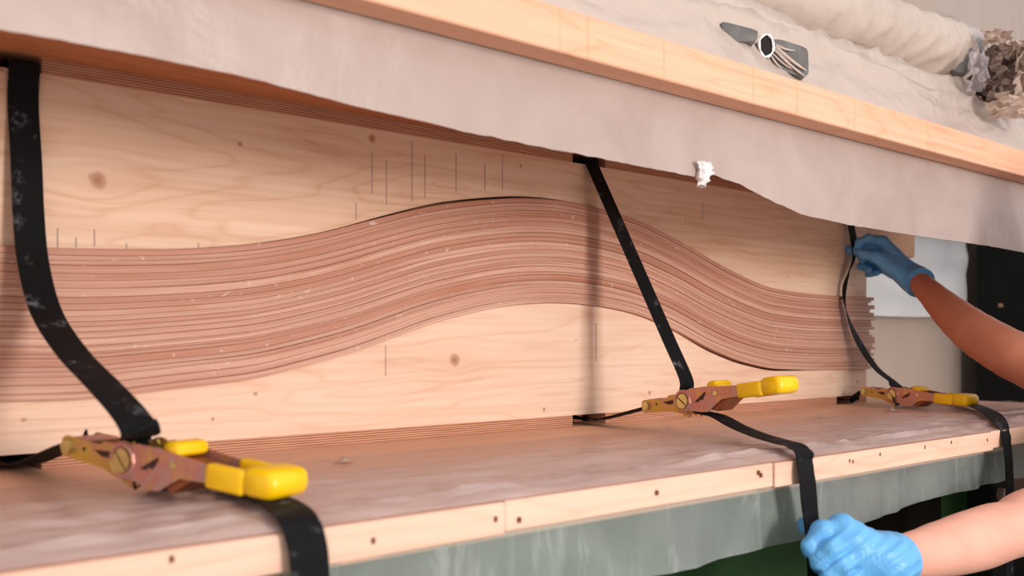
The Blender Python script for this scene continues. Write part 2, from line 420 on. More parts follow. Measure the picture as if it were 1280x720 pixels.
gapB = lambda x: .0004+.0036*pulse(x, Xat(835), Xat(1012), .12)
def formed(name, x0, x1, mat, upper, label):
    n = max(4, int((x1-x0)/.012)); xs = [x0+(x1-x0)*i/n for i in range(n+1)]
    V, F = [], []
    for x in xs:
        e = xz(x, ZTOP)+gapT(x) if upper else xz(x, ZBOT)-gapB(x)
        a, b = (e, ZP1) if upper else (ZP0, e)
        V += [(x, 0, a), (x, 0, b), (x, .04, b), (x, .04, a)]
    for i in range(n):
        for k in range(4):
            l = (k+1) % 4; F.append((i*4+k, i*4+4+k, i*4+4+l, i*4+l))
    F += [(0, 1, 2, 3), (n*4+3, n*4+2, n*4+1, n*4)]
    o = obj(name, (V, F), mat); tag(o, label, 'panel'); return reg(o)
upper = formed('upper_form_panel', XL, XSEAM-.001, M_form, True, 'large pale spruce panel with pencil marks above the curved laminations')
lower = formed('lower_form_panel', XL, XSEAM-.0005, M_form2, False, 'large pale spruce panel below the curved laminations, standing on plywood')
formed('form_end_block', XSEAM+.001, XEND, M_form, True, 'narrow spruce block behind the gloved hand, above the lamination ends')
formed('form_end_block', XSEAM+.0005, XEND, M_form2, False, 'narrow spruce block below the ragged lamination ends')
# the stretch of panel above is marked with pencil lines
marks = [(465, 190, 242), (483, 200, 256), (515, 176, 252), (531, 194, 248), (570, 192, 241), (606, 203, 238), (628, 193, 238), (445, 253, 274), (482, 432, 470), (72, 285, 310), (95, 297, 309), (118, 287, 308), (158, 304, 311), (248, 304, 311), (745, 404, 452), (878, 252, 275)]
for px, a, b in marks:
    p, q = PY(px, a, 0), PY(px, b, 0); wd = .0009
    host = lower if a > 400 else upper
    obj('pencil_mark', box(p.x-wd, p.x+wd, -.00035, .001, q.z, p.z), M_pencil, host)

NLAM = 23
lamroot = tag(thing('laminated_stack', (1.0, 0.0, xz(1.0, ZBOT))), 'thick stack of thin reddish wood laminations bent in a long wave', 'laminated wood')
XE = Xat(1090, YL)
cum = np.concatenate([[0], np.cumsum(rng.uniform(.62, 1.38, NLAM))]); cum /= cum[-1]
for i in range(NLAM):
    fa, fb = cum[i], cum[i+1]
    xe = XE+random.uniform(-.014, .016)+(.012 if i in (NLAM-1, 13) else 0)
    xs = [x for x in XG if x < xe-.004]+[xe]
    yf = YL+random.uniform(-.0012, .0012)+(.0 if random.random() < .8 else .0014)
    V, F, UV = [], [], []; arc = 0; pz = None; sh = random.uniform(0, 9)
    for x in xs:
        a = xz(x, ZBOT); b = xz(x, ZTOP); z0 = a+(b-a)*fa+.0001; z1 = a+(b-a)*fb-.0001
        if pz is not None: arc += math.hypot(x-pz[0], z0-pz[1])
        pz = (x, z0); c = .00035
        V += [(x, yf+c, z0), (x, yf, z0+c), (x, yf, z1-c), (x, yf+c, z1), (x, .04, z1), (x, .04, z0)]
        UV += [(arc+sh, i+q) for q in (.0, .08, .92, .9999, .6, .4)]
    n = len(xs)
    for r in range(n-1):
        for k in range(6):
            l = (k+1) % 6; F.append((r*6+k, r*6+6+k, r*6+6+l, r*6+l))
    F += [tuple(range(6)), tuple(range(n*6-1, n*6-7, -1))]
    o = obj('lamination', (V, F), M_lam, lamroot)
    ul = o.data.uv_layers.new(name='UVMap')
    vi = np.zeros(len(o.data.loops), int); o.data.loops.foreach_get('vertex_index', vi)
    ul.data.foreach_set('uv', np.array(UV)[vi].ravel())

# boards at the end
o = obj('gap_light_block', box(XL, XEND-.005, .056, .072, 0, ZT, .001), M_under); tag(o, 'full height board added behind the press to block light through the gaps', 'board')  # unseen board added to stop light leaking through the lamination gaps
p = PY(1142, 322, .045)
o = obj('brace_board', box(XEND-.004, p.x, .042, .06, p.z, ZT, .001), M_off); tag(o, 'plain beige board hanging under the top deck behind the gloved wrist', 'board')

# ------------------------------------------------------------------ front battens
pb = lambda px: Xat(px, -.48)
edges = [XL, pb(632), pb(968), pb(1241), 2.19]
pl = ['long pale plank on the deck edge below the slack strap', 'pale plank on the deck edge joined to the long plank', 'pale plank on the deck edge between the two hanging strap ends', 'short pale plank on the deck edge beside the last hanging strap']
nails = [(467, 676), (620, 649), (650, 650), (822, 616), (949, 591), (952, 594), (989, 578), (1062, 576), (1066, 577), (1156, 559), (1189, 553), (1234, 550), (215, 699), (1100, 568)]
for i in range(4):
    dz = (0, .0015, .0005, .003)[i]
    o = obj('edge_plank', box(edges[i]+.0005, edges[i+1]-.0005, -.48+(.0, .0012, -.001, .001)[i], -.456, -.0265+dz, .0005+dz*.4, .0012), M_plank)
    tag(o, pl[i], 'plank', 'planks along the deck edge'); reg(o)
    for px, py in nails:
        q = PY(px, py, -.481)
        if edges[i]+.004 < q.x < edges[i+1]-.004 and -.024 < q.z < -.002:
            V = [(q.x+.0016*math.cos(t), -.4822 if False else -.4815, q.z+.0026*math.sin(t)) for t in np.linspace(0, 2*math.pi, 11)[:-1]]
            V2 = [(x, -.476, z) for x, y, z in V]
            obj('nail', (V+V2, [tuple(range(10))]+[(k, (k+1) % 10, 10+(k+1) % 10, 10+k) for k in range(10)]), M_nail, o)
bt = obj('timber_batten', box(-.3, 2.2, -.370, -.3335, ZT, ZT+.047, .0015), M_beam)
tag(bt, 'long bright planed timber batten clamping hanging film to the top deck', 'batten'); reg(bt)
for px in (700, 735, 830, 942, 996, 1068, 1160):
    q = PY(px, 60, -.37)
    obj('joint_line', box(q.x-.0006, q.x+.0006, -.3704, -.368, ZT+.002, ZT+.045), plain('finger_joint', (228, 172, 136), .7) if 'finger_joint' not in bpy.data.materials else bpy.data.materials['finger_joint'], bt)

# ------------------------------------------------------------------ films
nz = lambda x, y, z=0.0: noise.noise(Vector((x, y, z)))
hemP = [(0, 38), (150, 64), (320, 99), (440, 130), (580, 163), (700, 189), (800, 209), (850, 218), (872, 222), (890, 218), (925, 231), (960, 248), (1000, 268), (1060, 281), (1140, 293), (1200, 302), (1280, 316)]
HQ = [PY(px, py, -.331) for px, py in hemP]; hx = [q.x for q in HQ]; hzv = [q.z for q in HQ]
def ft(u, v):
    x = -.3+u*2.5; zt = ZT+.05; zb = float(np.interp(x, hx, hzv))
    z = zt+(zb-zt)*v
    k = v*v
    y = -.331+k*(.010*nz(x*3, 2)+.004*nz(x*14, z*6, 4))+.0009*nz(x*40, z*14, 1)*min(1, v*2)
    if v < .55: y = max(y, -.3325) if z > ZT-.002 else y
    return (x, y, z+k*.0012*nz(x*60, 3))
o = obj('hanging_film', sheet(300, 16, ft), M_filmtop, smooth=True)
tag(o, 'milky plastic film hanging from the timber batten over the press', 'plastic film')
q = PY(878, 215, -.338)
def tuft(u, v):
    a = (u-.5)*.03*(1-.65*v)*(1+.25*nz(u*6, v*5, 1)); z = q.z+.012-.031*v*(1+.15*nz(u*9, 3))
    return (q.x+a+.004*math.sin(v*5), q.y-.003+.008*nz(u*7, v*6, 5)+.004*math.sin(u*16), z)
o = obj('torn_film_tuft', sheet(16, 16, tuft), M_white, smooth=True); tag(o, 'small white crumpled tuft of film caught on the hanging film hem', 'film scrap')

def fd(u, v):
    x = XL+u*(XDK-XL+.0); y = -.125-(.4785-.125)*v + .02*nz(x*4, 1)*(1-v)
    wr = abs(nz(x*4+y*9, y*22, 2))*.006+abs(nz(x*14+y*30, y*22, 5))*.003
    wr += (1-abs(nz(x*11+y*16, y*9-x*3, 8)))**12*.0022*min(1, v*1.6)+(1-abs(nz(x*20-y*22, y*12, 3)))**12*.004*max(0, v-.45)*(1.6 if x > .9 else .7)
    edge = .006*math.exp(-((v-.93)/.06)**2)*(1+.8*nz(x*16, 7))
    z = .0012+wr*min(1, v*2.5)*(1 if v < .95 else .5)+edge
    if v > .99: z = .0022
    if y < -.448: z = max(z*.6, .0026)
    return (x, y, z)
o = obj('deck_film', sheet(420, 60, fd), M_filmdeck, smooth=True); tag(o, 'wrinkled milky plastic film lying on the bottom deck', 'plastic film')
hemL = [(0, 800), (420, 775), (700, 742), (840, 718), (980, 681), (1069, 656), (1144, 630), (1167, 622), (1214, 611), (1259, 600), (1290, 595)]
LQ = [PY(px, py, -.4555) for px, py in hemL]; lx = [q.x for q in LQ]; lz = [q.z for q in LQ]
def fs(u, v):
    x = XL+u*(XDK-XL); zt = .0015; zb = float(np.interp(x, lx, lz)); z = zt+(zb-zt)*v
    k = max(0, v-.3)
    y = -.4557+k*(.018*nz(x*5, 3)+.012*nz(x*17, z*5, 4)+.005*nz(x*45, 1, z*5)*(1 if x > 1.2 else .5))+.0
    y = max(y, -.4557) if z > -.03 else y
    return (x, y-.004*k*0, z)
o = obj('film_skirt', sheet(420, 18, fs), M_filmlow, smooth=True); tag(o, 'translucent grey plastic film skirt hanging below the edge planks', 'plastic film')
for px, py, s, lab in ((430, 575, .010, 'white film scrap on the deck near the slack strap'), (835, 533, .007, 'white film scrap on the deck below the middle ratchet'), (1115, 512, .012, 'upstanding white film scrap on the deck before the last ratchet'), (1028, 520, .009, 'thin clear film scrap on the deck beside the middle ratchet grip')):
    q = PZ(px, py, .004)
    def sc(u, v, q=q, s=s): return (q.x+(u-.5)*2.2*s, q.y+(v-.5)*1.4*s, q.z+s*(.42*math.exp(-((u-.5)**2+(v-.5)**2)*9)*(1+.8*nz(u*7+s*900, v*7))-.15))
    o = obj('film_scrap', sheet(12, 12, sc), M_crump, smooth=True); tag(o, lab, 'film scrap')

# bundle on the top deck
prof = [(-.3335, .462), (-.331, .484), (-.318, .494), (-.29, .507), (-.25, .556), (-.21, .615), (-.17, .662), (-.12, .684), (-.04, .69), (.1, .69)]
pv = [0.0]
for a, b in zip(prof, prof[1:]): pv.append(pv[-1]+math.hypot(a[0]-b[0], a[1]-b[1]))
def fu(u, v):
    x = .2+u*2.1; s = v*pv[-1]; y = float(np.interp(s, pv, [p[0] for p in prof])); z = float(np.interp(s, pv, [p[1] for p in prof]))
    am = min(1, max(0, (v-.1)*5))
    z += am*(.012*nz(x*3, v*5, 1)+.005*abs(nz(x*7+v*9, v*11, 3)))
    fo = .016*(1-abs(nz(x*2.2+v*2.5, v*7-x*.8, 21)))**5+.008*(1-abs(nz(x*7-v*5, v*9, 27)))**6
    z += am*fo; y += am*(.010*nz(x*4, v*6, 9)-.6*fo)
    return (x, y, z)
o = obj('bundle_film', sheet(240, 50, fu), M_filmup, smooth=True); tag(o, 'milky plastic film draped over the goods on the top deck', 'plastic film')
o = obj('stacked_timber', box(.25, 2.15, -.14, .1, ZT+.026, .655, .004), M_under); tag(o, 'film-covered timber stack resting on the top deck', 'timber')
# film-wrapped roll
RA = [PD(px, py, d) for px, py, d in ((560, -130, 1.42), (800, -62, 1.55), (960, -8, 1.72), (1085, 35, 1.9), (1150, 58, 2.0), (1186, 68, 2.06))]
rc = catmull(RA, 34); rr = []
def roll(r0, c, seg=40, sd=0, am=1.0):
    V, F = tube(c, [r0]*len(c), seg, False); V2 = []
    for i, v in enumerate(V):
        ci = c[i//seg]; d = (v-ci); a = i % seg
        f = 1+am*(.05*nz(v.x*5, v.z*9, sd)+.05*abs(nz(v.x*11+a*.12, math.sin(a*6.283/seg)*2.0, sd+3))-.02)
        sx_ = (ci-c[0]).length
        f += am*(.11*(1-abs(nz(sx_*14+a*.05, math.sin(a*6.283/seg)*.8, sd+6)))**6+.06*(1-abs(nz(sx_*30-a*.07, math.cos(a*6.283/seg)*1.1, sd+8)))**8)
        V2.append(ci+d*f)
    return V2, F
rroot = tag(thing('wrapped_roll', rc[10]), 'long roll wrapped in milky film lying on the draped bundle', 'roll')
vv, ff = roll(.062, rc, 48, 2)
n = len(vv); vv.append(rc[0]); vv.append(rc[-1]); sg = 48
ff += [(n, k, (k+1) % sg) for k in range(sg)]+[(n+1, n-sg+(k+1) % sg, n-sg+k) for k in range(sg)]
obj('film_wrap', (vv, ff), M_filmup, rroot, True)
e0 = rc[-1]; ed = (rc[-1]-rc[-6]).normalized()
ec = [e0-ed*.03, e0, e0+ed*.03, e0+ed*.055, e0+ed*.075]
vv, ff = roll(.064, ec, 40, 7, 2.2); V2 = []
for i, v in enumerate(vv):
    c = ec[i//40]; s = (1.0, 1.0, .97, .88, .7)[i//40]; V2.append(c+(v-c)*s)
obj('clear_end', (V2, ff), M_clear, rroot, True)
for px, py, d, sx, sz in ((1202, 76, 2.0, .016, .03), (1222, 60, 2.03, .012, .02)):
    c = PD(px, py, d); Mx = Matrix.Translation(c) @ Matrix.Rotation(-TH, 4, 'Z') @ Matrix.Rotation(.4, 4, 'Y')
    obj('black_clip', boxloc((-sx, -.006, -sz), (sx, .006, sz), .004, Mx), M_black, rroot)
# black pads before the film, its haze painted in grey, with a torn hole
proot = tag(thing('black_pad_bundle', PD(960, 62, 1.42)), 'black plastic pads pressing through torn film above the batten', 'plastic pads')
def pad(pix, d, th=.035, name='pad'):
    P = [PD(px, py, d) for px, py in pix]; c = sum(P, Vector())/len(P)
    out = []
    m = len(P)
    for i in range(m):   # rounded corners
        a, b, e = P[i-1], P[i], P[(i+1) % m]
        for t in (.0, .5, 1.0):
            q0 = b+(a-b)*.18; q1 = b+(e-b)*.18
            out.append(q0*(1-t)**2+b*2*t*(1-t)+q1*t*t)
    n = len(out); back = FW*th
    V = [c+(v-c)*.96-FW*.0015 for v in out]+out+[v+back for v in out]
    F = [tuple(range(n-1, -1, -1)), tuple(range(2*n, 3*n))]
    for r in range(2):
        for i in range(n):
            j = (i+1) % n; F.append((r*n+i, r*n+j, r*n+n+j, r*n+n+i))
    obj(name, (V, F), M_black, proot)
def film_depth(px, py):
    r = ray(px, py); best = None
    for k in range(400):
        dep = 1.15+k*.002; p = CAM+r*dep
        zf = float(np.interp(p.y, [a for a, b in prof], [b for a, b in prof]))
        if p.y > -.33 and p.z < zf+.0: return dep
    return 1.45
dA = film_depth(925, 40); dB = film_depth(970, 70)
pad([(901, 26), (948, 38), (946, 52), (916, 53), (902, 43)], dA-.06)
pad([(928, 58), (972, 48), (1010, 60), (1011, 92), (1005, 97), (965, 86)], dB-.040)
dC = dB-.044
ring = [PD(958+9*math.cos(t)+.4*math.sin(3*t), 57+14*math.sin(t), dC-.002) for t in np.linspace(0, 2*math.pi, 22)]
obj('torn_rim', tube(ring, [.0018+.0007*math.sin(i*1.9) for i in range(22)], 8, False), M_white, proot, True)
V = [PD(958+8*math.cos(t), 57+13*math.sin(t), dC) for t in np.linspace(0, 2*math.pi, 21)[:-1]]
obj('hole_shade_disc', (V+[v+FW*.006 for v in V], [tuple(range(19, -1, -1))]+[(k, (k+1) % 20, 20+(k+1) % 20, 20+k) for k in range(20)]), plain('hole_shade', (30, 22, 22), .8), proot)  # dark disc painted as the shade inside the torn hole
for a, b, w_ in (((968, 62), (1006, 95), 2), ((969, 58), (1008, 88), 2.4), ((966, 67), (990, 86), 1.3), ((964, 70), (978, 86), 1.3), ((960, 71), (967, 82), 1.0), ((948, 50), (912, 56), 2.2), ((950, 44), (918, 42), 1.8), ((970, 56), (994, 63), 1.6), ((952, 68), (938, 74), 1.4)):
    p = [PD(a[0]+(b[0]-a[0])*t, a[1]+(b[1]-a[1])*t+2*math.sin(t*3), dC-.001) for t in (0, .25, .5, .75, 1)]
    obj('film_pleat', tube(p, [w_*.0011*s for s in (1, 1.1, 1, .8, .35)], 8), M_filmup, proot, True)
# crumpled film and dark debris at the end of the bundle
croot = tag(thing('crumpled_film_heap', PD(1245, 120, 1.95)), 'crumpled brownish film heap with dark folds beside the wrapped roll', 'film heap')
def blob(c, r, sq, sd, am, mat, name):
    V, F = sheet(44, 30, lambda u, v: (u*2*math.pi, v*math.pi, 0)); out = []
    for a, b, _ in V:
        d = Vector((math.sin(b)*math.cos(a), math.sin(b)*math.sin(a), math.cos(b)))
        n1 = nz(d.x*2.2+sd, d.y*2.2, d.z*2.2); n2 = abs(nz(d.x*5, d.y*5+sd, d.z*5)); n3 = abs(nz(d.x*11, d.y*11, d.z*11+sd))
        k = r*(1+am*(.5*n1+.8*n2-.25+.35*n3))
        out.append(c+RT*(d.x*k*sq[0])+FW*(d.y*k*sq[1])+UP*(d.z*k*sq[2]))
    obj(name, (out, F), mat, croot, False)
blob(PD(1254, 96, 2.02), .058, (1, .8, .95), 3, .7, M_dark, 'dark_debris')
def crumple(c, sx, sz, sd, mat, am=.55, name='crumpled_fold'):
    def fn(u, v):
        a, b = (u-.5)*sx, (v-.5)*sz
        d1 = nz(u*3.1+sd, v*3.1, .5); d2 = abs(nz(u*5.3, v*5.3+sd, 1.7)); d3 = nz(u*4.0+sd, v*4, 9.2)
        return c+RT*(a+sx*.25*d3)+UP*(b+sz*.25*nz(u*4, v*4+sd, 4.4))+FW*(am*(sx+sz)*.5*(d1*.9+d2-.3))
    obj(name, sheet(13, 13, fn), mat, croot, False)
crumple(PD(1284, 100, 1.92), .05, .13, 3.1, M_crump)
crumple(PD(1268, 135, 1.88), .09, .05, 8.4, M_crump)
crumple(PD(1246, 48, 1.97), .06, .035, 5.7, M_crump)
crumple(PD(1268, 62, 1.98), .06, .035, 15.2, M_crump)
crumple(PD(1222, 90, 1.93), .035, .07, 11.9, M_clear)
crumple(PD(1250, 112, 1.9), .05, .045, 21.3, M_dark)
crumple(PD(1256, 80, 1.93), .06, .05, 27.7, M_dark)
# film screen behind the bundle
def fb_(u, v):
    x = .4+u*3.2; z = .45+v*1.2
    return (x, .2+.02*nz(x*6+z*2, z*1.5, 2)+.012*abs(nz(x*16+z*6, z*2, 4)), z)
o = obj('film_screen', sheet(160, 40, fb_), film('grey_film_screen', (186, 168, 158), .97, 9, (22, 22, 4), .7, .35, .2, .02), smooth=True); tag(o, 'tall grey-brown plastic film screen hanging behind the wrapped roll', 'plastic film')

# ------------------------------------------------------------------ background past the press
def tp(u, v):
    x = 1.2+u*3.0; z = .60-v*(.36+.02*math.sin(x*2.1)-.012*(x-3))
    return (x, .79+.012*math.sin(z*38+x*1.3)*(.4+.6*nz(x*2, z*9, 2))+.01*nz(x*5, z*6), z)
o = obj('white_tarpaulin', sheet(70, 34, tp), M_tarp, smooth=True); tag(o, 'white tarpaulin hanging behind the end of the press', 'tarpaulin')
o = obj('steel_rail', box(1.2, 4.2, .76, .84, .575, .66, .004), M_blacksteel); tag(o, 'dark steel rail along the top of the white tarpaulin', 'rail')
q = PY(1220, 400, .74)
cab = tag(thing('black_cabinet', (q.x+.4, .6, -.95)), 'tall black steel cabinet standing past the end of the deck', 'cabinet')
obj('body', box(q.x+.004, q.x+.9, .5, .74, -.95, 1.1, .004), M_blacksteel, cab)
obj('door', box(q.x+.02, q.x+.45, .488, .5, -.85, 1.08, .003), M_blacksteel, cab)
q = PY(1251, 382, .487)
obj('rust_scratch', box(q.x-.02, q.x+.02, .4868, .4885, q.z-.006, q.z+.008), plain('rust', (120, 84, 40), .8), cab)
# machine bed under the deck
q0 = PY(1240, 600, -.34)
mb = tag(thing('machine_bed', (1.0, 0, -.95)), 'dark green machine bed carrying the bottom deck', 'machine')
obj('bed_body', box(-.4, q0.x-.005, -.3, .1, -.95, -.036, .004), M_green, mb)
obj('dark_gap_patch', box(1.30, 1.66, -.306, -.29, -.5, -.075, .004), plain('gap_shade', (20, 16, 12), .95, 0, .3, 12, .05), mb)  # added dark sheet, painted as the shaded gap under the deck
ps = tag(thing('steel_post', (q0.x+.06, -.33, -.95)), 'black steel post with a bolt under the end of the deck', 'post')
obj('post', box(q0.x, q0.x+.09, -.34, -.28, -.95, -.036, .003), M_blacksteel, ps)
q = PY(1250, 617, -.342); obj('bolt', tube([(q.x, -.352, q.z), (q.x, -.336, q.z)], .012, 6), plain('dull_steel', (170, 140, 125), .5, .5), ps)
o = obj('brown_block', box(q0.x+.092, q0.x+.6, -.33, -.2, -.2, -.036, .003), M_brown); tag(o, 'brown timber block under the deck beside the steel post', 'timber')

# ------------------------------------------------------------------ ratchets
def ratchet_meshes():
    out = []
    fp = [(-.011, -.007), (-.007, -.0105), (.02, -.0115), (.05, -.013), (.07, -.0185), (.083, -.0205), (.098, -.018), (.118, -.012), (.122, -.004), (.12, .008), (.085, .013), (.05, .0125), (.046, .0085), (.03, .0085), (.026, .0095), (-.006, .0105), (-.011, .007)]
    for w_ in (-.0175, .0175): out.append(('frame_plate', prism(fp, w_-.0011, w_+.0011), M_zincg, None))
    hp = []
    for t in np.linspace(math.radians(60), math.radians(300), 15): hp.append((.083+.0185*math.cos(t), .0185*math.sin(t)))
    hp += [(.100, -.0165), (.118, -.0205), (.132, -.021), (.146, -.012), (.160, -.0045), (.205, -.002), (.205, .012), (.17, .015), (.13, .0185), (.1, .0185)]
    for w_ in (-.0212, .0212): out.append(('handle_plate', prism(hp, w_-.0012, w_+.0012), M_zinc, None))
    tw = []
    for i in range(24):
        a = 2*math.pi*i/24; r = (.0222, .0182)[i % 2]; tw.append((.086+r*math.cos(a+.1*(i % 2)), -.0045+r*math.sin(a+.1*(i % 2))))
    for w_ in (-.0142, .0142): out.append(('ratchet_wheel', prism(tw, w_-.0014, w_+.0014), M_zincg, None))
    for w_ in (-.0228, .0228):
        out.append(('boss_ring', tube([(.083+.0150*math.cos(t), w_, .0150*math.sin(t)) for t in np.linspace(0, 2*math.pi, 25)], .0021, 8, False), M_zinc, None))
    # split spindle, its end shows as a slotted round
    for s in (-1, 1):
        hs = [(.083+.0105*math.cos(t), s*.0012+s*.0105*math.sin(t)) for t in np.linspace(0, math.pi, 12)]
        R = Matrix.Translation((.083, 0, 0)) @ Matrix.Rotation(.75, 4, 'Y') @ Matrix.Translation((-.083, 0, 0))
        out.append(('spindle_half', prism(hs, -.0255, .0255, R), M_gold, None))
    hexa = [(.0075*math.cos(t), .0075*math.sin(t)) for t in np.linspace(0, 2*math.pi, 7)[:-1]]
    for s in (-1, 1): out.append(('bolt_head', prism(hexa, s*.0178, s*.0235), M_gold, None))
    out.append(('tail_bolt', tube([(0, -.018, 0), (0, .018, 0)], .004, 10), M_gold, None))
    out.append(('tail_bridge', prism([(.004, .0085), (.026, .0085), (.026, .0105), (.004, .0105)], -.018, .018), M_zinc, None))
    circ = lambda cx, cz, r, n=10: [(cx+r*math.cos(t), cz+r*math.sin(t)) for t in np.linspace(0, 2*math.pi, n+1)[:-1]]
    for s in (-1, 1):  # holes and slots are dark plates painted as shaded openings
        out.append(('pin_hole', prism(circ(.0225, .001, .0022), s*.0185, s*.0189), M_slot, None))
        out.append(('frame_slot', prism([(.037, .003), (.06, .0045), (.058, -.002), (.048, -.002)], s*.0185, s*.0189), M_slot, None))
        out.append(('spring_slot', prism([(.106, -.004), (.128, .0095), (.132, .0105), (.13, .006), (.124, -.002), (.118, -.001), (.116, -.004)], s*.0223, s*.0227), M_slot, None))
        out.append(('rivet', prism(circ(.15, .006, .0036, 12), s*.0222, s*.0236), M_gold, None))
    out.append(('pawl', prism([(.128, -.012), (.146, -.021), (.150, -.018), (.172, -.004), (.17, 0), (.13, -.008)], -.0185, .0185), M_pawl, None))
    out.append(('pawl_lever', prism([(.115, .012), (.185, .009), (.185, .006), (.115, .006)], -.012, .012), M_pawl, None))
    def rbox(l0, l1, u0, u1, w0, w1, r):
        P = []
        for (cx, cz, a0) in ((l1-r, u1-r, 0), (l0+r, u1-r, 90), (l0+r, u0+r, 180), (l1-r, u0+r, 270)):
            for a in (0, 30, 60, 90): P.append((cx+r*math.cos(math.radians(a0+a)), cz+r*math.sin(math.radians(a0+a))))
        c = ((l0+l1)/2, (u0+u1)/2); n = len(P); V = []; b = r*.55
        for (w_, s) in ((w0, .72), (w0+b*.4, .9), (w0+b, 1), (w1-b, 1), (w1-b*.4, .9), (w1, .72)):
            V += [Vector((c[0]+(l-c[0])*s, w_, c[1]+(u-c[1])*s)) for l, u in P]
        F = [tuple(range(n)), tuple(range(6*n-1, 5*n-1, -1))]
        for k in range(5):
            for i in range(n):
                j = (i+1) % n; F.append((k*n+i, k*n+n+i, k*n+n+j, k*n+j))
        return V, F
    out.append(('pawl_grip', rbox(.130, .152, .012, .026, -.019, .019, .007), M_yel, None))
    for s in (-1, 1):
        out.append(('grip_sleeve', rbox(.192, .238, -.0065, .0155, s*.0205-.0055, s*.0205+.0055, .004), M_yel, None))
    out.append(('grip_bar', rbox(.232, .272, -.0065, .0195, -.0245, .0245, .0105), M_yel, None))
    return out
RM = []
for name, vf, m, _ in ratchet_meshes():
    me = bpy.data.meshes.new(name); me.from_pydata([tuple(v) for v in vf[0]], [], [tuple(f) for f in vf[1]]); me.materials.append(m); me.update()
    if name in ('grip_bar', 'pawl_grip', 'grip_sleeve'): me.shade_smooth()
    RM.append((name, me))
def ratchet(tail, end, label, tilt=0.0, wscale=1.0):
    tail, end = Vector(tail), Vector(end); l = (end-tail); L = l.length; l.normalize()
    wv = UP.cross(l).normalized(); u = l.cross(wv)
    s = L/.262
    M = Matrix.Translation(tail) @ Matrix((l, wv, u)).transposed().to_4x4() @ Matrix.Rotation(tilt, 4, 'X') @ Matrix.Scale(s, 4)
    root = thing('ratchet_strap', (0, 0, 0), M); tag(root, label, 'ratchet strap', 'ratchet straps around the press')
    host = {}
    for name, me in RM:
        o = bpy.data.objects.new(name, me); COL.objects.link(o); o.parent = root
        side = -1 if sum(v.co.y for v in me.vertices) < 0 else 1
        if name in ('frame_plate', 'handle_plate'): host[(name, side)] = o
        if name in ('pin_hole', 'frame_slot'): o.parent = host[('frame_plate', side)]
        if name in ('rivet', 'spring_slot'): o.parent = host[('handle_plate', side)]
    return root, M, s
def lp(M, l, w_, u): return M @ Vector((l, w_, u))
X = Vector((1, 0, 0))
def strap(tail, end, xn, front, free, label, width=.028, tilt=0.0, fw=None, frw=None):
    root, M, s = ratchet(tail, end, label, tilt)
    wl = (M.to_3x3() @ Vector((0, 1, 0))).normalized()
    if wl.x < 0: wl = -wl
    P = [lp(M, .004, 0, -.003), lp(M, -.006, 0, -.001), lp(M, -.02, 0, -.002)]; W = [wl]*3
    t = Vector(P[-1])
    P += [Vector((xn*.7+t.x*.3, t.y*.45, max(.0105, t.z*.5))), Vector((xn, -.02, .0095)), Vector((xn, .02, .009)), Vector((xn, .047, .012)), Vector((xn, .05, .03)), Vector((xn, .05, .2)), Vector((xn, .05, .4)), Vector((xn, .046, .423)), Vector((xn, .02, .4265)), Vector((xn, -.003, .4255)), Vector((xn, -.007, .415))]
    W += [X]*11
    fr = [Vector(p) for p in front]; P += fr; W += (fw or [X]*len(fr))
    P += [lp(M, .074, 0, .0165), lp(M, .083, 0, .001), lp(M, .092, 0, -.0165)]; W += [wl]*3
    fe = [Vector(p) for p in free]; P += fe; W += (frw or [X]*len(fe))
    obj('webbing', ribbon(P, W, width, .0019, 8), M_web, root)
    return root
# taut middle strap
XM = Xat(737)
t0 = PX(818, 507, XM-.012); t1 = PX(982, 486, XM-.02)
r0 = (PX(863, 503, XM))
def lerp(a, b, t): return Vector(a)*(1-t)+Vector(b)*t
topm = Vector((XM, -.007, .415))
sp = PX(864, 488, XM-.015)
ED = -.484
FR0 = PX(884, 512, XM-.006); FR1 = PY(991, 556, -.462)
strap(t0, t1, XM, [lerp(topm, sp, t) for t in (.2, .4, .6, .8, .95)],
      [lerp(FR0, FR1, t)+Vector((0, 0, -.006*math.sin(math.pi*t))) for t in (.15, .4, .65, .88)] + [FR1, PY(999, 561, -.475), PY(1004, 567, -.484), PY(1006, 577, -.4875), PY(1009, 600, -.491), PD(1013, 640, 1.085), PD(1017, 675, 1.08), PD(1019, 720, 1.075), PD(1020, 800, 1.07)],
      'taut black ratchet strap slanting from the top deck, its tail gripped by a blue glove', .030)
# slack strap
XA = Xat(28)
t0 = PX(107, 556, XA+.006); t1 = PX(354, 613, XA+.088)
f = [PX(29, 130, XA), PX(33, 200, XA), PX(36, 270, XA), PX(42, 330, XA), PX(58, 390, XA), PX(90, 440, XA), PX(130, 482, XA), PX(160, 515, XA+.004), PX(176, 540, XA+.010)]
strap(t0, t1, XA, f, [PZ(210, 602, .009), PZ(270, 606, .007), PZ(330, 622, .010), PZ(352, 630, .012), PY(372, 648, -.478), PY(384, 680, ED-.004), PY(388, 720, ED-.006), PY(390, 800, ED-.006)],
      'slack black ratchet strap drooping in a bow over the laminations', .030)
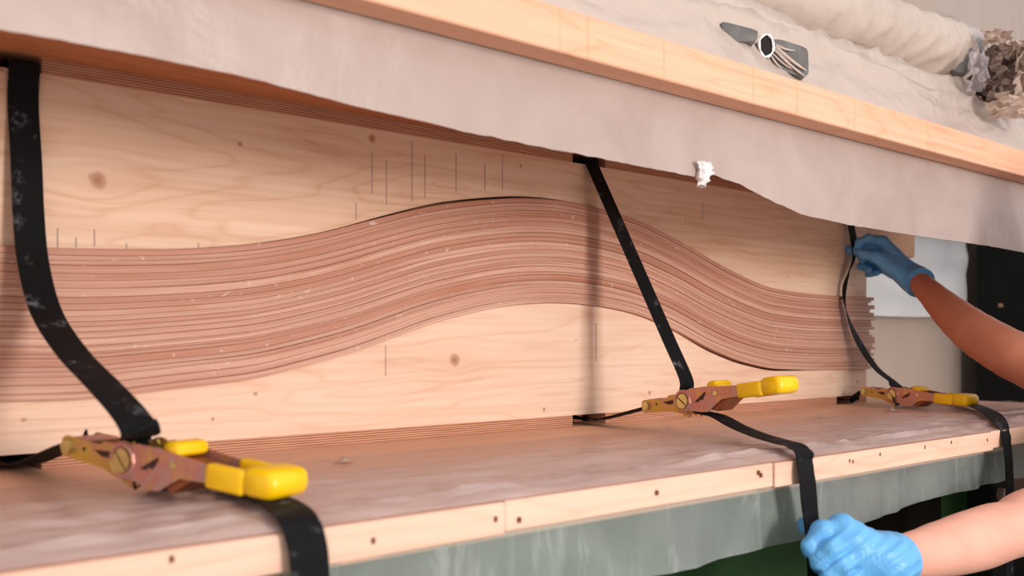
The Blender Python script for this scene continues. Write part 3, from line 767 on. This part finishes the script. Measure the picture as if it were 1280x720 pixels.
# last strap, held by the upper hand
XR = Xat(1057)
t0 = PX(1087, 489, XR-.016); t1 = PX(1211, 504, XR-.06)
f = [PY(1064, 283, -.012), PY(1067, 300, -.018), PY(1067, 322, -.02), PY(1061, 340, -.018), PY(1056, 358, -.017), PY(1056, 380, -.018), PY(1063, 405, -.024), PY(1076, 432, -.040), PX(1095, 460, XR), PX(1117, 478, XR)]
tw = Vector((.65, .72, 0))
strap(t0, t1, XR, f, [PZ(1180, 498, .012), PZ(1215, 506, .013), PZ(1236, 515, .014), PZ(1247, 525, .013), PY(1256, 541, -.480), PY(1260, 565, ED-.004), PY(1262, 600, ED-.008), PY(1262, 660, ED-.01), PY(1262, 760, ED-.01)],
      'black ratchet strap pinched and twisted in the upper gloved hand', .026, 0, [X, X, Vector((.95, .3, 0)), Vector((.8, .55, 0)), tw, Vector((.8, .55, 0)), Vector((.95, .3, 0)), X, X, X])

# ------------------------------------------------------------------ people: arms and gloves
def arm_sdf(caps):
    def f(p):
        d = None
        for a, b, ra, rb in caps[:-1]:
            q = cap_d(p, a, b, ra, rb); d = q if d is None else np.minimum(d, q)
        return smin(d, cap_d(p, *caps[-1]), .02)+.0006*np.sin(p@np.array([60, 20, 90.0]))*np.sin(p@np.array([25, 70, 15.0]))
    return f
def limb_sdf(caps, k):
    def f(p):
        d = None
        for a, b, ra, rb in caps:
            q = cap_d(p, a, b, ra, rb); d = q if d is None else smin(d, q, k)
        return d
    return f
def bounds(caps, pad=.012):
    A = np.array([list(c[0]) for c in caps]+[list(c[1]) for c in caps]); r = max(max(c[2], c[3]) for c in caps)+pad
    return A.min(0)-r, A.max(0)+r
def hand(joint, palm, fingers, thumb, wrist, elbow, wr, folds, seed):
    """glove SDF; fingers: list of joint chains, all world positions"""
    W_, E_ = np.array(wrist), np.array(elbow); ax = (E_-W_)/np.linalg.norm(E_-W_)
    def f(p):
        d = None
        for a, b, ra, rb in palm:
            q = cap_d(p, a, b, ra, rb); d = q if d is None else smin(d, q, .014)
        fd_ = None
        for ch, r in fingers+[thumb]:
            c = None
            for i in range(len(ch)-1):
                ra = r*(1.08-.09*i); q = cap_d(p, ch[i], ch[i+1], ra, r*(1.08-.09*(i+1)))
                c = q if c is None else smin(c, q, .004)
            fd_ = c if fd_ is None else smin(fd_, c, .0022)
        d = smin(d, fd_, .007)
        for (dr, fr, amp, ph) in folds:
            s = p@np.array(dr)*fr+ph+2.2*np.sin(p@np.array([31, 47, 23.0])+seed)
            d = d+amp*(np.abs(np.sin(s))-.6)
        # open cuff cut, with a rolled rim
        t = (p-W_)@ax; rad = np.linalg.norm((p-W_)-t[:, None]*ax, axis=1)
        cut = joint
        rim = np.sqrt((rad-wr)**2+(t-cut)**2)-.0021
        d = np.maximum(d, t-cut)
        return np.minimum(d, rim)
    return f
def V3(L): return [np.array(p) for p in L]

def figure(root, arm, S_, C_, F_, hip, knees, feet, m_skin, m_shirt, m_hair):
    """the rest of a clothed worker: S_ reaching shoulder, C_ chest top, F_ facing; adds to the arm mesh and dresses it"""
    A = np.array; S_, C_, hip = A(S_), A(C_), A(hip); F_ = A(F_)/np.linalg.norm(F_); Z = A([0, 0, 1.0])
    L_ = np.cross(Z, F_); O_ = C_-(S_-C_)*A([1, 1, .2]); O_[2] = C_[2]
    side = O_-C_; side[2] = 0; side /= np.linalg.norm(side)
    # the resting arm
    e2 = O_+side*.05-Z*.27-F_*.02; w2 = e2+F_*.12-Z*.19; ax = (w2-e2)/np.linalg.norm(w2-e2)
    arm2 = [(O_, e2, .046, .038), (e2, w2, .037, .025)]
    hd = C_+Z*.235+F_*.045; nk = C_+Z*.02
    head = [(nk, hd-Z*.08, .055, .052), (hd+Z*.03-F_*.015, hd+Z*.045+F_*.01, .088, .085), (hd-Z*.045+F_*.035, hd-Z*.075+F_*.05, .062, .042)]
    def hf(p):
        d = None
        for c in head:
            q = cap_d(p, *c); d = q if d is None else smin(d, q, .03)
        nose = cap_d(p, hd+F_*.094+Z*.012, hd+F_*.112-Z*.02, .007, .012); d = smin(d, nose, .012)
        for q in (-1, 1):
            ear = cap_d(p, hd+L_*q*.083+Z*.015-F_*.01, hd+L_*q*.08-Z*.025-F_*.004, .011, .008); d = smin(d, ear, .006)
            eye = cap_d(p, hd+F_*.112+L_*q*.032+Z*.016, hd+F_*.112+L_*q*.034+Z*.016, .016, .016); d = -smin(-d, eye, .008)
            d = smin(d, cap_d(p, hd+F_*.082+L_*q*.032+Z*.016, hd+F_*.082+L_*q*.033+Z*.016, .0125, .0125), .003)
        lip = cap_d(p, hd+F_*.096-L_*.02-Z*.056, hd+F_*.096+L_*.02-Z*.056, .006, .006)
        return smin(d, lip, .006)
    parts = []
    lo, hi = bounds(arm); parts.append(sdf_mesh(arm_sdf(arm), lo, hi, .0038))
    lo, hi = bounds(arm2); parts.append(sdf_mesh(limb_sdf(arm2, .02), lo, hi, .008))
    lo, hi = bounds(head, .03); parts.append(sdf_mesh(hf, lo, hi, .006))
    obj('body', merge(*parts), m_skin, root, True)
    hr = lambda p: np.maximum(np.maximum(cap_d(p, hd+Z*.036-F_*.018, hd+Z*.05, .097, .092), -((p-hd)@Z+.0-.55*((p-hd)@F_)+.012)*.9), -(.10-((p-hd)@F_)))
    lo, hi = bounds([(hd, hd, .13, .13)]); obj('hair', sdf_mesh(hr, lo, hi, .007), m_hair, root, True)
    # second glove, fingers loosely curled
    pm, fg = [], []
    for k, q in enumerate((-.026, -.009, .009, .025)):
        m = w2+ax*.085+F_*q; pm.append((w2+F_*q*.6, m, .019, .0125)); b = -side
        fg.append((V3([m, m+ax*.03+b*.01, m+ax*.045+b*.03, m+ax*.04+b*.048]), .0095-.001*(k == 3)))
    th = (V3([w2+ax*.025+F_*.022, w2+ax*.06+F_*.045-side*.01, w2+ax*.088+F_*.045-side*.025]), .0105)
    pm.append((w2-ax*.05, w2, .031, .026))
    gg = hand(.05, pm, fg, th, w2, e2, .031, [], 0.0)
    lo, hi = bounds(pm+[(c[0][i], c[0][i+1], c[1], c[1]) for c in fg+[th] for i in range(len(c[0])-1)])
    obj('glove', sdf_mesh(gg, lo, hi, .0035), M_glove, root, True)
    el = arm[-1][0]
    tor = [(S_+(C_-S_)*.12, O_+(C_-O_)*.12, .062, .062), (nk, nk+Z*.03, .07, .06)]
    for q in (-1, 1): tor.append((C_+L_*q*.085-Z*.1, hip+L_*q*.08, .105, .10))
    tor += [(S_, S_+(el-S_)*.40, .06, .056), (O_, O_+(e2-O_)*.5, .06, .055)]
    lo, hi = bounds(tor, .02); obj('shirt', sdf_mesh(limb_sdf(tor, .035), lo, hi, .010), m_shirt, root, True)
    leg = [(hip+L_*.07, hip-L_*.07, .112, .112)]
    for q, k, f in ((1, knees[0], feet[0]), (-1, knees[1], feet[1])):
        k, f = A(k), A(f); leg += [(hip+L_*q*.08, k, .085, .062), (k, f+Z*.09, .06, .05)]
    lo, hi = bounds(leg, .02); obj('trousers', sdf_mesh(limb_sdf(leg, .025), lo, hi, .010), M_trouser, root, True)
    for f in feet:
        f = A(f); sh = [(f+Z*.045-F_*.05, f+Z*.05+F_*.03, .044, .046), (f+Z*.05+F_*.03, f+Z*.035+F_*.15, .046, .034), (f+Z*.05, f+Z*.1, .045, .05)]
        g_ = limb_sdf(sh, .02); lo, hi = bounds(sh)
        obj('shoe', sdf_mesh(lambda p: np.maximum(g_(p), (-.949)-p[:, 2]), lo, hi, .008), M_shoe, root, True)

# upper hand, pinching the last strap
D = 2.0; g = lambda px, py, dd=0.0: np.array(PX(1066, 310, XR)) if False else np.array(PD(px, py, HD+dd))
hs_ = PX(1067, 312, XR); HD = (hs_-CAM).dot(FW)
WR = g(1143, 349, -.05); EL = np.array(PD(1310, 462, 1.50))
mi, mm, mr, mp = g(1104, 302, -.02), g(1101, 312, -.002), g(1100, 324, .012), g(1103, 335, .022)
palm = [(WR, mi, .019, .0125), (WR, mm, .021, .0125), (WR, mr, .021, .012), (WR, mp, .019, .011), (g(1128, 345, -.055), g(1103, 322, -.04), .017, .013)]
dirv = (EL-WR)/np.linalg.norm(EL-WR)
palm.append((WR-dirv*.01, WR+dirv*.05, .027, .0325))
fing = [(V3([mi, g(1085, 298, -.024), g(1074, 303, -.012), g(1073, 314, -.004)]), .0098),
        (V3([mm, g(1082, 305, .012), g(1073, 314, .016), g(1078, 324, .004)]), .0100),
        (V3([mr, g(1084, 324, .026), g(1077, 333, .022), g(1086, 337, .004)]), .0098),
        (V3([mp, g(1090, 334, .034), g(1086, 342, .026), g(1096, 341, .008)]), .0088)]
thumb = (V3([g(1112, 334, -.05), g(1094, 321, -.042), g(1078, 317, -.022), g(1061, 312, .012)]), .0112)
p1 = tag(thing('person', (2.2, -.75, -.95)), 'person reaching a shade-toned bare forearm up to pinch the strap under the film', 'person')
rt = tuple(RT); 
gf = hand(.026, palm, fing, thumb, WR, EL, .0295, [(tuple(RT*.7+UP*.6), 190, .0011, 0), (tuple(RT*.3-UP*.8), 120, .0008, 1)], 1.0)
allc = palm+[(c[0][i], c[0][i+1], c[1], c[1]) for c in fing+[thumb] for i in range(len(c[0])-1)]
lo, hi = bounds(allc)
obj('glove', sdf_mesh(gf, lo, hi, .0017), M_glove, p1, True)
def chain(L): 
    C = catmull([(px, py, d) for px, py, d, r in L], 6); R = [q.x for q in catmull([(r, 0, 0) for px, py, d, r in L], 6)]
    P = [(np.array(PD(q.x, q.y, q.z)), r*q.z/FPX) for q, r in zip(C, R)]
    return [(P[i][0], P[i+1][0], P[i][1], P[i+1][1]) for i in range(len(P)-1)]
SH = np.array([EL[0]+.16, EL[1]-.20, EL[2]+.20])
arm = chain([(1138, 345, HD-.045, 12.5), (1150, 354, HD-.07, 14), (1165, 368, HD-.11, 16.5), (1182, 385, HD-.15, 20.5), (1200, 401, HD-.19, 24), (1221, 417, HD-.24, 27), (1245, 432, HD-.29, 29), (1275, 448, HD-.34, 31), (1312, 464, HD-.38, 32)])
EL = arm[-1][1]; SH = np.array([1.97, -.65, .27])
arm.append((EL, SH, .040, .050))
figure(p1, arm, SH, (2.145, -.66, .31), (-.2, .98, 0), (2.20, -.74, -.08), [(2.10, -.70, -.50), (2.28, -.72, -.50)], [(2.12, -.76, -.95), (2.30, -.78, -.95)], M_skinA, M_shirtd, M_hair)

# lower hand, gripping the hanging tail of the middle strap
HD = 1.075
g = lambda px, py, dd=0.0: np.array(PD(px, py, HD+dd))
WR = g(1108, 703, -.012); EL = np.array(PD(1286, 642, 1.34))
dirv = (EL-WR)/np.linalg.norm(EL-WR)
mi, mm, mr, mp = g(1052, 659, -.016), g(1064, 674, -.026), g(1073, 692, -.028), g(1078, 712, -.024)
palm = [(WR, mi, .022, .0145), (WR, mm, .024, .0145), (WR, mr, .024, .014), (WR, mp, .022, .013), (g(1095, 690, .01), g(1062, 672, .014), .02, .014)]
palm.append((WR-dirv*.005, WR+dirv*.05, .0265, .031))
fing = [(V3([mi, g(1027, 663, -.022), g(1013, 684, -.024), g(1016, 690, .010), g(1036, 686, .018)]), .0105),
        (V3([mm, g(1040, 686, -.036), g(1024, 702, -.034), g(1024, 708, .004), g(1042, 706, .016)]), .0108),
        (V3([mr, g(1052, 706, -.040), g(1036, 719, -.036), g(1034, 726, .002), g(1050, 724, .014)]), .0104),
        (V3([mp, g(1062, 723, -.036), g(1047, 733, -.032), g(1044, 740, .002), g(1058, 738, .012)]), .0094)]
thumb = (V3([g(1085, 688, .022), g(1055, 672, .034), g(1028, 664, .036), g(1006, 657, .026)]), .0112)
p2 = tag(thing('person', (1.78, -.8, -.95)), 'person stretching a brightly lit bare forearm to grip the hanging strap tail in a fist', 'person')
gf = hand(.022, palm, fing, thumb, WR, EL, .0285, [(tuple(RT*.62-UP*.78), 230, .0015, .5), (tuple(RT*.9+UP*.3), 90, .0008, 0)], 2.0)
allc = palm+[(c[0][i], c[0][i+1], c[1], c[1]) for c in fing+[thumb] for i in range(len(c[0])-1)]
lo, hi = bounds(allc)
obj('glove', sdf_mesh(gf, lo, hi, .0015), M_glove, p2, True)
arm = chain([(1106, 703, 1.07, 20), (1118, 700, 1.075, 26), (1135, 696, 1.09, 28.5), (1160, 691, 1.12, 32), (1190, 683, 1.16, 35.5), (1215, 676, 1.19, 37.5), (1240, 668, 1.22, 37), (1268, 660, 1.25, 35), (1285, 654, 1.27, 36)])
EL = arm[-1][1]; SH = np.array([1.58, -.70, .02])
arm.append((EL, SH, .037, .048))
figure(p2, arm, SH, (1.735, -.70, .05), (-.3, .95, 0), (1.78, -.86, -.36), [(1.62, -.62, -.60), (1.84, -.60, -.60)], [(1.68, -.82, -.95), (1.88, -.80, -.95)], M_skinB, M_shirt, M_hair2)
